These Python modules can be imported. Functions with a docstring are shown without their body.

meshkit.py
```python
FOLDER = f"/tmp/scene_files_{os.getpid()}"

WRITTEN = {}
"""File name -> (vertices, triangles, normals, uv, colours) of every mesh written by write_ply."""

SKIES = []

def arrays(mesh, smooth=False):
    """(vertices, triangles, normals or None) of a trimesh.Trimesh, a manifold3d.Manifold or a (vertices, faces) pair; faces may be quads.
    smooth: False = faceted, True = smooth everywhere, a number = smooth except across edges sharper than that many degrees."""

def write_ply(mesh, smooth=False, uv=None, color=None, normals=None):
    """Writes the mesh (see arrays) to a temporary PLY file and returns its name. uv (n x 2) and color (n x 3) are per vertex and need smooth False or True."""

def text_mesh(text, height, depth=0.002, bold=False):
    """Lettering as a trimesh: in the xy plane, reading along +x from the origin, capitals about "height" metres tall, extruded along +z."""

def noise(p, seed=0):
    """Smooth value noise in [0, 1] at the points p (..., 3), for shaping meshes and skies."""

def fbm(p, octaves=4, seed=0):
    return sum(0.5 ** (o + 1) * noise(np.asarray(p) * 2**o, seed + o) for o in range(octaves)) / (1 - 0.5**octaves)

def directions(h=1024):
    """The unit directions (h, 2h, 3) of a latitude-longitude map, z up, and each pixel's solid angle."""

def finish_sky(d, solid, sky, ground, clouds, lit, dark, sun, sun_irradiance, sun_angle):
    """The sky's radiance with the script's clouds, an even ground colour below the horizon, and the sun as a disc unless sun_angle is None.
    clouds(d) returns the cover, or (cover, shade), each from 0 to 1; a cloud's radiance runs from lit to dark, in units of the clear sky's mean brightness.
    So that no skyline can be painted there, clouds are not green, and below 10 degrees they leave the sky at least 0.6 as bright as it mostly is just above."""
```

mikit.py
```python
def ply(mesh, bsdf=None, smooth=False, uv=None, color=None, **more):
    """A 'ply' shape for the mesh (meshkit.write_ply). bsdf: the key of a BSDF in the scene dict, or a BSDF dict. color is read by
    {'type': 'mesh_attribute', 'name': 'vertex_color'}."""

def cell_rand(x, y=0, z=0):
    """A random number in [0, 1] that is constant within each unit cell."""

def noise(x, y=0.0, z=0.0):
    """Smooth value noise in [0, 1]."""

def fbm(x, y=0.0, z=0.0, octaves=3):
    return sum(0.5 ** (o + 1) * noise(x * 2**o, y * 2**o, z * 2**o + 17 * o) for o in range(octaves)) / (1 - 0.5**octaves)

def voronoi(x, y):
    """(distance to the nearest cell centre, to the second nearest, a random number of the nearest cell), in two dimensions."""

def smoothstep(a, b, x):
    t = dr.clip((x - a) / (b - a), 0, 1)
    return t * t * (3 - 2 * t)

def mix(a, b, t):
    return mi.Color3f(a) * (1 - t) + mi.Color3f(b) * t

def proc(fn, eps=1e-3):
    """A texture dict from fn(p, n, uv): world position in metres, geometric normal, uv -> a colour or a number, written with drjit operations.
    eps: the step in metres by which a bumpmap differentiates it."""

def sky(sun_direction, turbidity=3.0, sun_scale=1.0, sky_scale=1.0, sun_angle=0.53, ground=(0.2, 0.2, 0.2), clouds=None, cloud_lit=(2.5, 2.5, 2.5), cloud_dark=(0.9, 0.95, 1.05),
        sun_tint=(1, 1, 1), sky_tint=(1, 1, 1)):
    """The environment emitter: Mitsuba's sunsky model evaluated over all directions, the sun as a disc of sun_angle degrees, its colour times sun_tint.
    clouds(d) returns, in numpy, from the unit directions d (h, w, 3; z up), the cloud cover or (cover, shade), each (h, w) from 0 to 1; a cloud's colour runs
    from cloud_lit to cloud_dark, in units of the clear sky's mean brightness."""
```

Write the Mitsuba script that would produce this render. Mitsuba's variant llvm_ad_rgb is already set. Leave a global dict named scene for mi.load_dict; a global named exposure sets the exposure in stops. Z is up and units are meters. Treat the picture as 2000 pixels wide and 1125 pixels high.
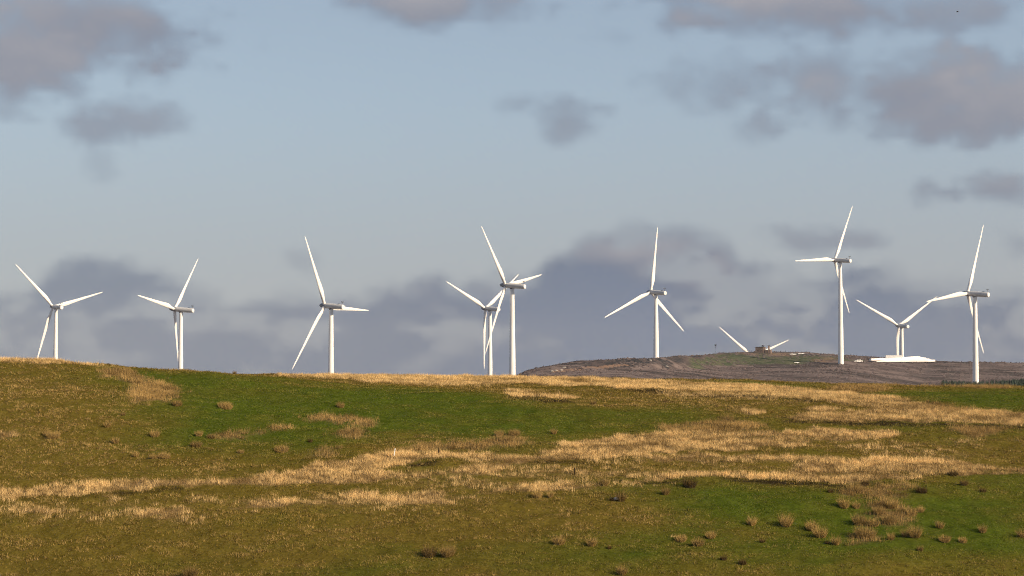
import math
import numpy as np
import trimesh
import shapely
import mitsuba as mi
import drjit as dr
from scipy.interpolate import PchipInterpolator, RegularGridInterpolator
from scipy.ndimage import gaussian_filter
import mikit
import meshkit

T = mi.ScalarTransform4f
scene, labels = {}, {}

# ------------------------------------------------------------------ camera, sky, exposure
FOV = 28.0
F = 1000 / math.tan(math.radians(FOV / 2))          # focal length in pixels of the 2000-pixel photograph
TH = math.atan((760 - 562.5) / F)                   # the lens looks up a little: the true horizon lies at row 760
FWD = np.array([0, math.cos(TH), math.sin(TH)])
UP = np.array([0, -math.sin(TH), math.cos(TH)])
scene['camera'] = {'type': 'perspective', 'fov': FOV, 'fov_axis': 'x', 'near_clip': 0.5, 'far_clip': 30000.0,
                   'to_world': T().look_at(origin=[0, 0, 0], target=FWD.tolist(), up=[0, 0, 1])}
SUN_AZ, SUN_EL = 60.0, 24.0                         # behind the camera, to the right, low and warm
sun = (math.sin(math.radians(SUN_AZ)) * math.cos(math.radians(SUN_EL)), -math.cos(math.radians(SUN_AZ)) * math.cos(math.radians(SUN_EL)), math.sin(math.radians(SUN_EL)))
exposure = 2.27


def sm(a, b, x):
    t = np.clip((x - a) / (b - a), 0, 1)
    return t * t * (3 - 2 * t)


# clouds, by compass bearing and height in the sky, in degrees: (bearing, height, half width, half height, density, lightness)
CLOUDS = [(-11.8, 9.9, 3.6, 1.15, 1.0, .55), (-13.9, 9.0, 2.4, 1.3, 1.0, .4), (-9.6, 9.6, 1.3, .5, .8, .4), (-10.9, 7.35, 1.9, .62, .72, .25), (-11.5, 6.2, .5, .4, .25, .2), (-13.9, 7.4, .9, .3, .4, .2),
          (-2.0, 10.8, 2.5, .62, .95, .75), (-3.6, 10.9, 1.5, .4, .6, .5), (8.0, 10.5, 4.4, .78, 1.0, .7), (4.6, 10.9, 1.6, .4, .7, .5), (12.3, 10.3, 1.6, .5, .55, .4),
          (11.4, 8.1, 3.9, 1.3, 1.0, .5), (13.4, 8.0, 2.4, 1.1, .9, .65), (8.8, 8.8, 1.6, .7, .6, .4), (6.0, 8.4, 2.0, .7, .42, .3), (7.2, 7.3, 1.4, .4, .3, .3),
          (1.5, 7.4, .9, .42, .6, .2), (1.0, 7.7, .8, .35, .45, .2), (.2, 7.9, .8, .25, .3, .2), (13.4, 5.5, 1.6, .5, .85, .4), (12.2, 5.4, .8, .3, .6, .2),
          (8.9, 4.15, 1.4, .38, .7, .1), (13.9, 4.0, .7, .4, .4, .2), (-5.9, 3.45, .6, .35, .3, .2), (2.9, 9.7, 0.8, .25, .15, .3)]
BANK = np.array([(-40, 2.6), (-25, 3.4), (-16, 2.6), (-13.4, 2.7), (-12.4, 3.55), (-11.5, 3.75), (-10.4, 3.5), (-9.2, 3.2), (-8, 2.7), (-6.6, 2.75), (-5, 2.55), (-3.5, 2.85), (-2.4, 3.1), (-1, 3.05), (.4, 3.3), (1.2, 3.9),
                 (2.4, 4.4), (3.6, 4.65), (4.8, 4.65), (5.8, 4.35), (6.6, 3.8), (7.4, 3.3), (8.4, 3.2), (9.4, 3.5), (10.5, 3.5), (11.6, 3.25), (13, 3.0), (14.5, 2.9), (20, 3.8), (30, 2.8), (40, 3.2)])
GLOW = [(3.3, 3.95, 2.0, .55, 1.0), (5.6, 3.3, 1.2, .55, .85), (-7.9, 2.75, .8, .35, 1.0), (-5.2, 2.5, 1.6, .5, .45), (-2.5, 2.75, 1.2, .4, .4), (-1, 2.7, 1.0, .4, .3), (2.3, 4.0, .8, .4, .4)]


def billow(x, y, octaves, seed):
    """Cloud noise about 0, its octaves turned against each other."""
    out, amp = 0, .5
    for o in range(octaves):
        c, si = math.cos(.65 * o + .4), math.sin(.65 * o + .4)
        out = out + amp * (meshkit.noise(np.stack([x * c - y * si + 9.7 * o, x * si + y * c + 4.1 * o, x * 0 + .37 * o], -1), seed + o) - .5)
        x, y, amp = x * 1.95, y * 1.95, amp * .56
    return out


def clouds(d):
    az = np.degrees(np.arctan2(d[..., 0], d[..., 1]))
    el = np.degrees(np.arcsin(np.clip(d[..., 2], -1, 1)))
    cover, shade = np.zeros(az.shape), np.full(az.shape, .7)
    # everywhere: drifting broken cloud, a bank low down
    p = np.stack([az * .16, el * .45, az * 0], -1)
    f = meshkit.fbm(p + 31.7, 5, 4)
    gen = sm(.42, .58, f) * .9
    hi = d[..., 2] > .35
    q = d / np.maximum(d[..., 2:], .2)
    gen = np.where(hi, sm(.50, .66, meshkit.fbm(q * np.array([1.6, 1.6, 0]) + 7.3, 5, 9)) * .85, gen)
    sel = (np.abs(az) < 42) & (el < 25)
    a, e = az[sel], el[sel]
    wx, wy = billow(a * .55, e * .9, 5, 1), billow(a * .55 + 40, e * .9 + 7, 5, 2)
    wf = billow(a * 1.5 + 13, e * 2.6 + 5, 4, 6)
    wl = billow(a * .5 + 71, e * 1.3 + 5, 5, 8)
    aw, ew = a + wx * 1.6, e + wy * .9
    dens, light = np.zeros(a.shape), np.zeros(a.shape)
    for ca, ce, ra, re, s, li in CLOUDS:
        r = np.sqrt(((aw - ca) / ra) ** 2 + ((ew - ce) / re) ** 2)
        g = s * sm(.0, 1.05, 1.22 - r * .9 + wf * 1.2 + wl * .7)
        dens = 1 - (1 - dens) * (1 - g)
        light = np.maximum(light, g * li * sm(-.9, .7, (ew - ce) / re))
    top = np.interp(a, BANK[:, 0], BANK[:, 1]) + wx * .3 + wy * .7 + wf * .85
    bank = sm(-.22, .62, top - e) * np.interp(a, [-15, -9, -5, 0, 5, 12], [.72, .80, .84, .95, 1.0, .92])
    bank *= .95 - .55 * sm(-.02, .2, wl + .5 * wf) * (1 - .5 * sm(2.2, .6, e))
    glow = np.zeros(a.shape)
    for ca, ce, ra, re, s in GLOW:
        glow = np.maximum(glow, s * np.exp(-(((aw - ca) / ra) ** 2 + ((ew - ce) / re) ** 2)))
    here = 1 - (1 - np.clip(dens, 0, 1) * .88) * (1 - bank * .97)
    sh = 1 - .42 * np.clip(dens, 0, 1) * (1 - bank) - .85 * np.maximum(light * .95, glow * bank) - .8 * (wl + .5 * wf) * np.maximum(bank, .6 * dens)
    t = sm(17, 26, np.abs(a))
    t = np.maximum(t, sm(11.6, 15, e))
    cover, sh_all = gen.copy(), shade
    cover[sel] = here * (1 - t) + np.maximum(gen[sel], bank * .95) * t
    sh_all[sel] = np.clip(sh, 0, 1) * (1 - t) + .7 * t
    low = ~sel & (el < 14)
    bk = sm(-.1, .5, 3.2 + (f[low] - .5) * 5 - el[low])
    cover[low] = 1 - (1 - cover[low]) * (1 - bk * .95)
    veil = .36 * (1 - sm(.25, .9, d[..., 2])) + .36 * (1 - sm(2, 9, el))
    full = 1 - (1 - cover) * (1 - veil)
    return full, (cover * sh_all + (full - cover) * .12) / np.maximum(full, 1e-6)


scene['sky'] = mikit.sky(sun, turbidity=3.0, sky_scale=1.0, sun_tint=(1.0, 1.03, 1.17), sky_tint=(1.13, 1.04, 1.01), clouds=clouds,
                         cloud_lit=(1.02, .98, 1.06), cloud_dark=(.345, .455, .70), ground=(.10, .09, .05))


# ------------------------------------------------------------------ helpers
def slope(row):
    return math.tan(TH - math.atan((row - 562.5) / F))


def at(px, row, Y):
    """The point Y metres ahead that stands at this pixel of the photograph."""
    d = FWD + (px - 1000) / F * np.array([1.0, 0, 0]) - (row - 562.5) / F * UP
    return d * (Y / d[1])


def number(key):
    if key not in scene and key not in labels and not any(k.startswith(key + '__') for k in scene):
        return key
    n = 1
    while f'{key}_{n:03d}' in scene or f'{key}_{n:03d}' in labels:
        n += 1
    return f'{key}_{n:03d}'


def thing(name, label, cat, group=None):
    key = number(name)
    labels[key] = {'label': label, 'category': cat}
    if group:
        labels[key]['group'] = group
    return key


def part(parent, name, shape, m=None):
    base = f'{parent}__{name}' if parent else name
    key, n = base, 0
    while key in scene:
        n += 1
        key = f'{base}_{n:03d}'
    scene[key] = {**shape, 'to_world': T(np.asarray(m, float))} if m is not None else shape
    return key


def frame(o, x, y, z):
    m = np.eye(4)
    m[:3, 0], m[:3, 1], m[:3, 2], m[:3, 3] = x, y, z, o
    return m


def loft(sections, caps=True):
    """Closed sections of equal length, joined to one skin."""
    s = np.asarray(sections, float)
    n, k = s.shape[:2]
    v = s.reshape(-1, 3)
    f = []
    for i in range(n - 1):
        for j in range(k):
            a, b, c, d = i * k + j, i * k + (j + 1) % k, (i + 1) * k + (j + 1) % k, (i + 1) * k + j
            f += [(a, b, c), (a, c, d)]
    if caps:
        for i, flip in ((0, 1), (n - 1, 0)):
            c = len(v)
            v = np.vstack([v, s[i].mean(0)])
            for j in range(k):
                a, b = i * k + j, i * k + (j + 1) % k
                f.append((c, b, a) if flip else (c, a, b))
    m = trimesh.Trimesh(v, f, process=False)
    if m.volume < 0:
        m.invert()
    return m


def box(lo, hi):
    return trimesh.creation.box(bounds=[lo, hi])


def both(b):
    return {'type': 'twosided', 'nested': b}


def rgb(*c):
    return {'type': 'rgb', 'value': list(c)}


def diffuse(*c):
    return both({'type': 'diffuse', 'reflectance': rgb(*c)})


def paint(c, dirt):
    def fn(p, n, uv):
        a = mikit.fbm(p.x * .6, p.y * .6, p.z * .12, 3)
        return mikit.mix(c, dirt, mikit.smoothstep(.35, .8, a) * .55)
    return both({'type': 'principled', 'base_color': mikit.proc(fn), 'roughness': .45, 'specular': .4})


# ------------------------------------------------------------------ the ground, one sheet to the horizon
K_PX = [-600, -200, 0, 100, 200, 300, 350, 450, 530, 700, 850, 1000, 1200, 1500, 1800, 2000, 2200, 2600]
K_ROW = [716, 708, 708, 707, 711, 717, 721.5, 728, 736, 748, 757, 765, 769, 776, 783, 787, 790, 794]
R_PX = [-600, -200, 0, 350, 520, 850, 1000, 1100, 1300, 1500, 1700, 1900, 2000, 2200, 2600]
R_ROW = [726, 722, 724, 731, 733.5, 735, 737, 740.5, 743, 745.5, 749, 754.5, 757, 758, 759]
BED = [(-313, 1394, -10), (-195, 1188, -20), (-98, 1076, -22), (-17, 1336, -14), (-3, 1106, -10), (240, 1080, -16), (0, 330, -19), (200, 330, -19), (-200, 330, -17), (0, 700, -18)]


def floor_z(x, y):
    num = den = 0
    for bx, by, bz in BED:
        w = np.exp(-((x - bx) ** 2 + (y - by) ** 2) / (2 * 130.0 ** 2)) + 1e-6
        num, den = num + w * bz, den + w
    return num / den


Y_KN = np.array([-3000, -300, -60, 0, 55, 100, 122, 135, 150, 165, 178, 190, 197, 204, 218, 226, 250, 290, 330.])


def near_z(xs, ys):
    """Heights of the grazed hillside on the grid ys x xs."""
    px = 1000 + F * xs / 200
    k, r = np.interp(px, K_PX, K_ROW), np.interp(px, R_PX, R_ROW)
    k, r = (gaussian_filter(np.interp(np.arange(-900, 2901, 10.), a, b), 3)[np.clip((px + 900) / 10, 0, 380).astype(int)] for a, b in ((K_PX, K_ROW), (R_PX, R_ROW)))
    sl = np.vectorize(slope)
    zk, zr = sl(k) * 190, sl(r) * 218
    bottom = -12.25 + .5 * np.sin(xs * .055 + 1)
    cols = []
    for y in Y_KN:
        if y < -1:
            z = np.full_like(xs, {-3000: 10.0, -300: 6.0, -60: 1.0}[y])
        elif y == 0:
            z = np.full_like(xs, -1.7)
        elif y == 55:
            z = np.full_like(xs, -12.5)
        elif y == 100:
            z = np.full_like(xs, -18.6)
        elif y == 122:
            z = bottom - 3.0
        elif y <= 190:
            s = (y - 135) / 55
            z = zk + (bottom - zk) * (1 - s) ** 1.3
        elif y in (197, 204):
            t = (y - 190) / 28
            z = zk + (zr - zk) * t - np.where(px < 1000, .75, .0) * (1 - sm(850, 1050, px)) * (1.0 if y == 197 else .8)
        elif y == 218:
            z = zr
        elif y == 226:
            z = zr - .55
        elif y == 250:
            z = zr - 4.2
        elif y == 290:
            z = zr - 12.5
        else:
            z = floor_z(xs, 330.0)
        cols.append(z)
    z = PchipInterpolator(Y_KN, np.array(cols), axis=0)(np.clip(ys, -3000, 330))
    return z


HS_PX = [900, 1000, 1030, 1050, 1080, 1130, 1200, 1280, 1330, 1400, 1450, 1500, 1560, 1600, 1650, 1700, 1740, 1800, 1850, 1900, 2000, 2200, 2600]
HS_ROW = [760, 737, 723, 718, 712, 706, 702, 698.5, 695, 690.5, 688.5, 687.5, 688.5, 690.5, 694.5, 697.5, 700.5, 704.5, 706.5, 707.5, 709.5, 713, 720]
HM_PX = [900, 1050, 1130, 1200, 1330, 1480, 1560, 1640, 1700, 1760, 1800, 2000, 2600]
HM_ROW = [765, 730, 725, 722, 721, 714.5, 713, 710, 709, 708.5, 709, 713, 724]
DS_PX, DS = [900, 1030, 1280, 1400, 1480, 1640, 1760, 2000, 2600], [1100, 1150, 1215, 1350, 1420, 1425, 1430, 1440, 1500]
DM_PX, DM = [900, 1030, 1280, 1400, 1480, 1640, 1760, 1800, 2000, 2600], [1070, 1110, 1180, 1262, 1292, 1306, 1365, 1385, 1400, 1450]


def far_z(x, y):
    """Heights of the valley and the moor behind the hillside."""
    px = 1000 + F * x / np.maximum(y, 300)
    fl = floor_z(x, y)
    sl = np.vectorize(slope)
    ds, dm = np.interp(px, DS_PX, DS), np.interp(px, DM_PX, DM)
    db = dm - 150
    zs, zm = sl(np.interp(px, HS_PX, HS_ROW)) * ds, sl(np.interp(px, HM_PX, HM_ROW)) * dm
    zb = sl(753.0) * db
    z = np.where(y < db, fl + (np.maximum(zb, fl) - fl) * sm(0, 1, (y - db + 170) / 170), 0)
    z = np.where((y >= db) & (y < dm), zb + (zm - zb) * np.clip((y - db) / 150, 0, 1), z)
    z = np.where((y >= dm) & (y < ds), zm + (zs - zm) * np.sin(np.clip((y - dm) / np.maximum(ds - dm, 1), 0, 1) * math.pi / 2), z)
    back = zs + (-25 - zs) * sm(0, 260, y - ds)
    z = np.where(y >= ds, np.where(px > 960, back, fl), z)
    gate = sm(935, 1010, px)
    z = fl + (z - fl) * gate
    return np.where(y > 1500, z + (-32 - z) * sm(1500, 2200, y), z)


def grow(a, b, first, ratio):
    out, step = [a], first
    while abs(out[-1] - a) < abs(b - a):
        out.append(out[-1] + math.copysign(step, b - a))
        step *= ratio
    return np.array(out[1:])


XF = np.arange(-63, 63.01, .6)
XS = np.concatenate([XF, grow(63, 200, 1.0, 1.06), [0]])[:-1]
XS = np.concatenate([XS, np.arange(XS[-1] + 3, 480, 3.0)])
XS = np.concatenate([XS, grow(XS[-1], 3500, 6, 1.25)])
XL = np.concatenate([grow(-63, -500, 1.0, 1.08)])
XL = np.concatenate([XL, grow(XL[-1], -3500, 30, 1.3)])
XS = np.unique(np.concatenate([XL, XS]))
YF = np.arange(120, 232.01, .5)
YS = np.concatenate([grow(112, -1200, 5, 1.16)[::-1], [112, 116], YF, grow(232, 1030, 1.2, 1.045), ])
YS = np.concatenate([YS, np.arange(YS[-1] + 3, 1480, 3.0)])
YS = np.unique(np.concatenate([YS, grow(YS[-1], 4600, 6, 1.2)]))
GX, GY = np.meshgrid(XS, YS)
NEARROWS = YS <= 330
GZ = np.empty_like(GX)
GZ[NEARROWS] = near_z(XS, YS[NEARROWS])
GZ[~NEARROWS] = far_z(GX[~NEARROWS], GY[~NEARROWS])
P3 = np.stack([GX, GY, GX * 0], -1)
wn = sm(100, 130, GY) * (1 - sm(235, 260, GY))
GZ += wn * ((meshkit.fbm(P3 * np.array([.09, .16, 0]) + 5, 3, 3) - .5) * .55 + (meshkit.fbm(P3 * np.array([.4, .7, 0]) + 15, 3, 5) - .5) * .34)
wf_ = sm(1000, 1060, GY) * (1 - sm(1500, 1700, GY)) * sm(-60, 20, GX)
GZ += wf_ * ((meshkit.fbm(P3 * np.array([.03, .05, 0]) + 5, 4, 7) - .5) * 2.4 + (meshkit.fbm(P3 * np.array([.22, .22, 0]) + 5, 2, 8) - .5) * .5)
HEIGHT = RegularGridInterpolator((YS, XS), GZ, bounds_error=False, fill_value=None)


def ground(x, y):
    h = HEIGHT(np.stack([np.asarray(y, float), np.asarray(x, float)], -1))
    return h if np.ndim(x) else float(h[0])


def on_ground(px, row, y0=120.0, y1=240.0, step=.15):
    """Where the line of sight through this pixel meets the ground (the crest, if it passes over)."""
    ys = np.arange(y0, y1, step)
    d = at(px, row, 1.0)
    gap = ys * d[2] - ground(ys * d[0], ys)
    hit = np.nonzero(gap <= 0)[0]
    i = hit[0] if len(hit) else int(np.argmin(gap))
    return np.array([ys[i] * d[0], ys[i], float(ground(ys[i] * d[0], ys[i]))])


def patch(points, y0=120.0, y1=240.0, step=.15):
    q = np.array([on_ground({0: -80, 2000: 2090}.get(a, a), b, y0, y1, step)[:2] for a, b in points])
    g = shapely.Polygon(q)
    return g if g.is_valid else g.buffer(0)


# vegetation of the hillside, patch by patch
TAN = [[(0, 703), (100, 700), (300, 708), (300, 715), (200, 711), (100, 710), (0, 711)],
       [(530, 729), (860, 729), (1000, 733), (1200, 740), (1400, 748), (1600, 763), (1780, 785), (1850, 803), (2000, 812), (2000, 832), (1850, 826), (1530, 822), (1560, 810), (1700, 799), (1600, 783), (1400, 770), (1200, 757), (1050, 750), (860, 748), (840, 755), (700, 744), (560, 735)],
       [(990, 763), (1120, 773), (1110, 781), (990, 771)], [(1440, 800), (1490, 803), (1490, 811), (1440, 809)], [(1580, 793), (1630, 796), (1630, 804), (1580, 802)],
       [(560, 925), (640, 907), (760, 891), (850, 884), (960, 886), (1060, 893), (1200, 891), (1200, 900), (1050, 905), (1000, 905), (900, 893), (800, 900), (720, 915), (760, 925), (1000, 915), (850, 928), (700, 942), (560, 946)],
       [(1050, 882), (1160, 858), (1310, 848), (1500, 842), (1760, 846), (1760, 854), (1600, 860), (1560, 872), (1400, 877), (1250, 886), (1100, 890)],
       [(1190, 892), (1400, 887), (1560, 892), (1690, 905), (1720, 893), (1840, 896), (1900, 911), (2000, 913), (2000, 930), (1850, 927), (1760, 936), (1650, 945), (1560, 940), (1450, 934), (1250, 938), (1200, 933), (1320, 926), (1500, 922), (1620, 920), (1500, 905), (1300, 900)],
       [(0, 951), (200, 944), (430, 938), (560, 925), (700, 914), (700, 940), (480, 950), (250, 961), (0, 974)],
       [(0, 1004), (180, 996), (180, 1004), (0, 1011)], [(260, 1000), (380, 992), (375, 1011), (255, 1016)], [(430, 992), (590, 979), (590, 987), (430, 998)],
       [(640, 980), (700, 966), (880, 957), (880, 966), (760, 976)], [(780, 978), (880, 972), (870, 986), (790, 986)], [(190, 973), (250, 969), (248, 976), (192, 980)], [(390, 1016), (450, 1014), (448, 1021), (395, 1023)],
       [(1300, 1046), (1340, 1045), (1340, 1054), (1300, 1054)], [(0, 850), (22, 848), (22, 859), (0, 860)], [(930, 960), (1180, 948), (1180, 953), (930, 966)], [(890, 905), (1000, 900), (1010, 912), (900, 925)]]
THIN = [[(0, 998), (380, 986), (640, 974), (880, 955), (1180, 945), (1180, 955), (880, 974), (640, 994), (380, 1010), (0, 1014)], [(700, 925), (1000, 905), (1250, 900), (1450, 905), (1500, 918), (1250, 930), (1000, 940), (760, 945)], [(600, 735), (860, 735), (1000, 742), (1050, 750), (860, 756), (700, 746)], [(1250, 752), (1600, 780), (1560, 792), (1300, 772)], [(1600, 862), (1900, 870), (1980, 890), (1700, 895)]]
RUSH = [[(195, 718), (240, 722), (290, 742), (330, 750), (300, 756), (260, 755), (215, 738)], [(250, 757), (330, 750), (372, 766), (350, 778), (310, 786), (255, 778)], [(412, 842), (492, 840), (490, 853), (408, 855)],
        [(512, 842), (550, 826), (570, 830), (525, 845)], [(560, 818), (640, 813), (725, 822), (720, 832), (650, 826), (600, 824)], [(640, 840), (690, 838), (742, 848), (700, 856), (645, 853)],
        [(730, 884), (850, 864), (940, 858), (1000, 852), (1020, 867), (940, 868), (880, 877), (740, 892)], [(600, 880), (655, 872), (645, 892), (602, 892)], [(1290, 834), (1420, 820), (1500, 832), (1480, 840), (1300, 848)],
        [(1710, 945), (1770, 942), (1772, 966), (1690, 966)], [(1630, 757), (1740, 752), (1700, 768), (1640, 768)], [(1790, 746), (1860, 747), (1860, 754), (1790, 752)], [(1880, 750), (1975, 753), (1975, 760), (1880, 757)], [(1870, 836), (1960, 838), (1955, 850), (1875, 850)],
        [(1690, 985), (1740, 975), (1790, 1005), (1760, 1025), (1700, 1005)], [(1660, 1052), (1730, 1050), (1740, 1064), (1650, 1064)], [(1840, 790), (1900, 800), (1860, 810), (1800, 795)], [(1530, 815), (1560, 812), (1560, 822), (1530, 822)], [(1645, 950), (1680, 945), (1680, 966), (1640, 966)]]
GREEN = [[(130, 712), (350, 725), (530, 740), (700, 752), (1000, 776), (1250, 800), (1330, 830), (1250, 852), (1000, 848), (760, 852), (600, 882), (350, 880), (250, 800), (190, 745)],
         [(1180, 744), (1700, 752), (1640, 760), (1500, 755), (1200, 744)], [(1700, 770), (1740, 760), (2000, 760), (2000, 812), (1850, 803), (1800, 790)],
         [(1150, 948), (1250, 940), (1700, 950), (1750, 930), (2000, 929), (2000, 1125), (1700, 1085), (1500, 1052), (1320, 1040), (1330, 985), (1150, 985)], [(500, 1125), (700, 1092), (850, 1076), (1300, 1066), (1700, 1080), (1700, 1125)],
         [(1480, 820), (1800, 830), (2000, 836), (2000, 848), (1500, 838)], [(1250, 800), (1400, 808), (1560, 830), (1400, 825), (1300, 830)], [(1580, 895), (1700, 903), (1600, 910), (1450, 905)], [(760, 905), (900, 897), (980, 903), (900, 915), (780, 920)]]
PEAT = [[(1195, 934), (1330, 934), (1330, 939), (1195, 939)], [(1400, 932), (1560, 938), (1560, 944), (1400, 937)], [(1560, 941), (1660, 947), (1640, 952), (1560, 946)], [(1000, 773), (1110, 784), (1100, 788), (990, 776)], [(1530, 822), (1850, 828), (2000, 834), (2000, 838), (1850, 833), (1540, 827)],
        [(1200, 758), (1400, 771), (1600, 785), (1600, 789), (1390, 776), (1200, 761)], [(1040, 900), (1200, 897), (1200, 901), (1040, 905)], [(790, 905), (850, 898), (850, 904), (790, 909)], [(0, 973), (250, 961), (400, 955), (400, 959), (250, 965), (0, 977)]]
DRY = [[(560, 946), (760, 926), (1000, 912), (1200, 903), (1500, 905), (1600, 912), (1500, 922), (1250, 935), (1190, 948), (1180, 958), (900, 988), (640, 992), (380, 1012), (0, 1016), (0, 1000), (380, 985), (640, 968)], [(0, 730), (180, 745), (240, 800), (330, 880), (560, 920), (430, 940), (0, 950)], [(1030, 778), (1130, 783), (1280, 770), (1430, 785), (1520, 812), (1430, 812), (1260, 797)],
       [(1480, 860), (1760, 856), (2000, 868), (2000, 915), (1900, 908), (1800, 890), (1690, 890)], [(760, 850), (1000, 845), (1060, 868), (940, 880), (780, 878)], [(1300, 1010), (1500, 1050), (1600, 1075), (1300, 1062), (1120, 1050), (900, 1000), (1150, 990)], [(1200, 750), (1640, 785), (1560, 795), (1400, 790), (1200, 770)]]
CX, CY = np.arange(-80, 80.01, .25), np.arange(118, 240.01, .25)
MX, MY = np.meshgrid(CX, CY)
MP = np.stack([MX, MY, MX * 0], -1)
W1, W2 = meshkit.fbm(MP * np.array([.35, .35, 0]) + 2, 4, 11) - .5, meshkit.fbm(MP * np.array([.35, .35, 0]) + 40, 4, 12) - .5


def mask(polys, wob, blur):
    g = np.zeros(MX.shape)
    for p in polys:
        g = np.maximum(g, shapely.contains_xy(p, MX + W1 * wob, MY + W2 * wob * 1.6))
    return gaussian_filter(g, blur)


M_TAN, M_RUSH = mask([patch(p) for p in TAN], 1.8, 2.2), mask([patch(p) for p in RUSH], 3.0, 1.4)
M_THIN = mask([patch(p) for p in THIN], 4.0, 3.0)
M_DRY = mask([patch(p) for p in DRY], 6.0, 5.0)
M_GREEN = mask([patch(p) for p in GREEN], 9.0, 9.0)
M_PEAT = mask([patch(p) for p in PEAT], 1.5, 1.0)
FB1 = meshkit.fbm(MP * np.array([.25, .4, 0]) + 9, 4, 21)
FB2 = meshkit.fbm(MP * np.array([1.1, 1.5, 0]) + 9, 3, 22)
M_GREEN = np.clip(M_GREEN * 1.0 - .06 + (FB1 - .5) * .75 + (FB2 - .5) * .4, 0, 1)
FB3 = meshkit.fbm(MP * np.array([.10, .75, 0]) + 70, 4, 23)
FB4 = meshkit.fbm(MP * np.array([.45, 1.3, 0]) + 90, 3, 24)
FB5 = meshkit.fbm(MP * np.array([1.7, 1.9, 0]) + 120, 2, 25)
M_TAN = sm(.26, .72, M_TAN + ((FB2 - .5) * .6 + (FB3 - .5) * .7 + (FB5 - .5) * .5) * (M_TAN > .02)) * (.25 + .75 * sm(.34, .48, FB3 * .5 + FB2 * .3 + FB1 * .2))
M_TAN = np.maximum(M_TAN, .42 * M_THIN * sm(.40, .60, FB3 * .6 + FB5 * .4))
M_RUSH = M_RUSH * sm(.30, .46, FB2)


def sample(m, x, y):
    i = np.clip(np.round((y - CY[0]) / .25).astype(int), 0, len(CY) - 1)
    j = np.clip(np.round((x - CX[0]) / .25).astype(int), 0, len(CX) - 1)
    return m[i, j]


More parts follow.
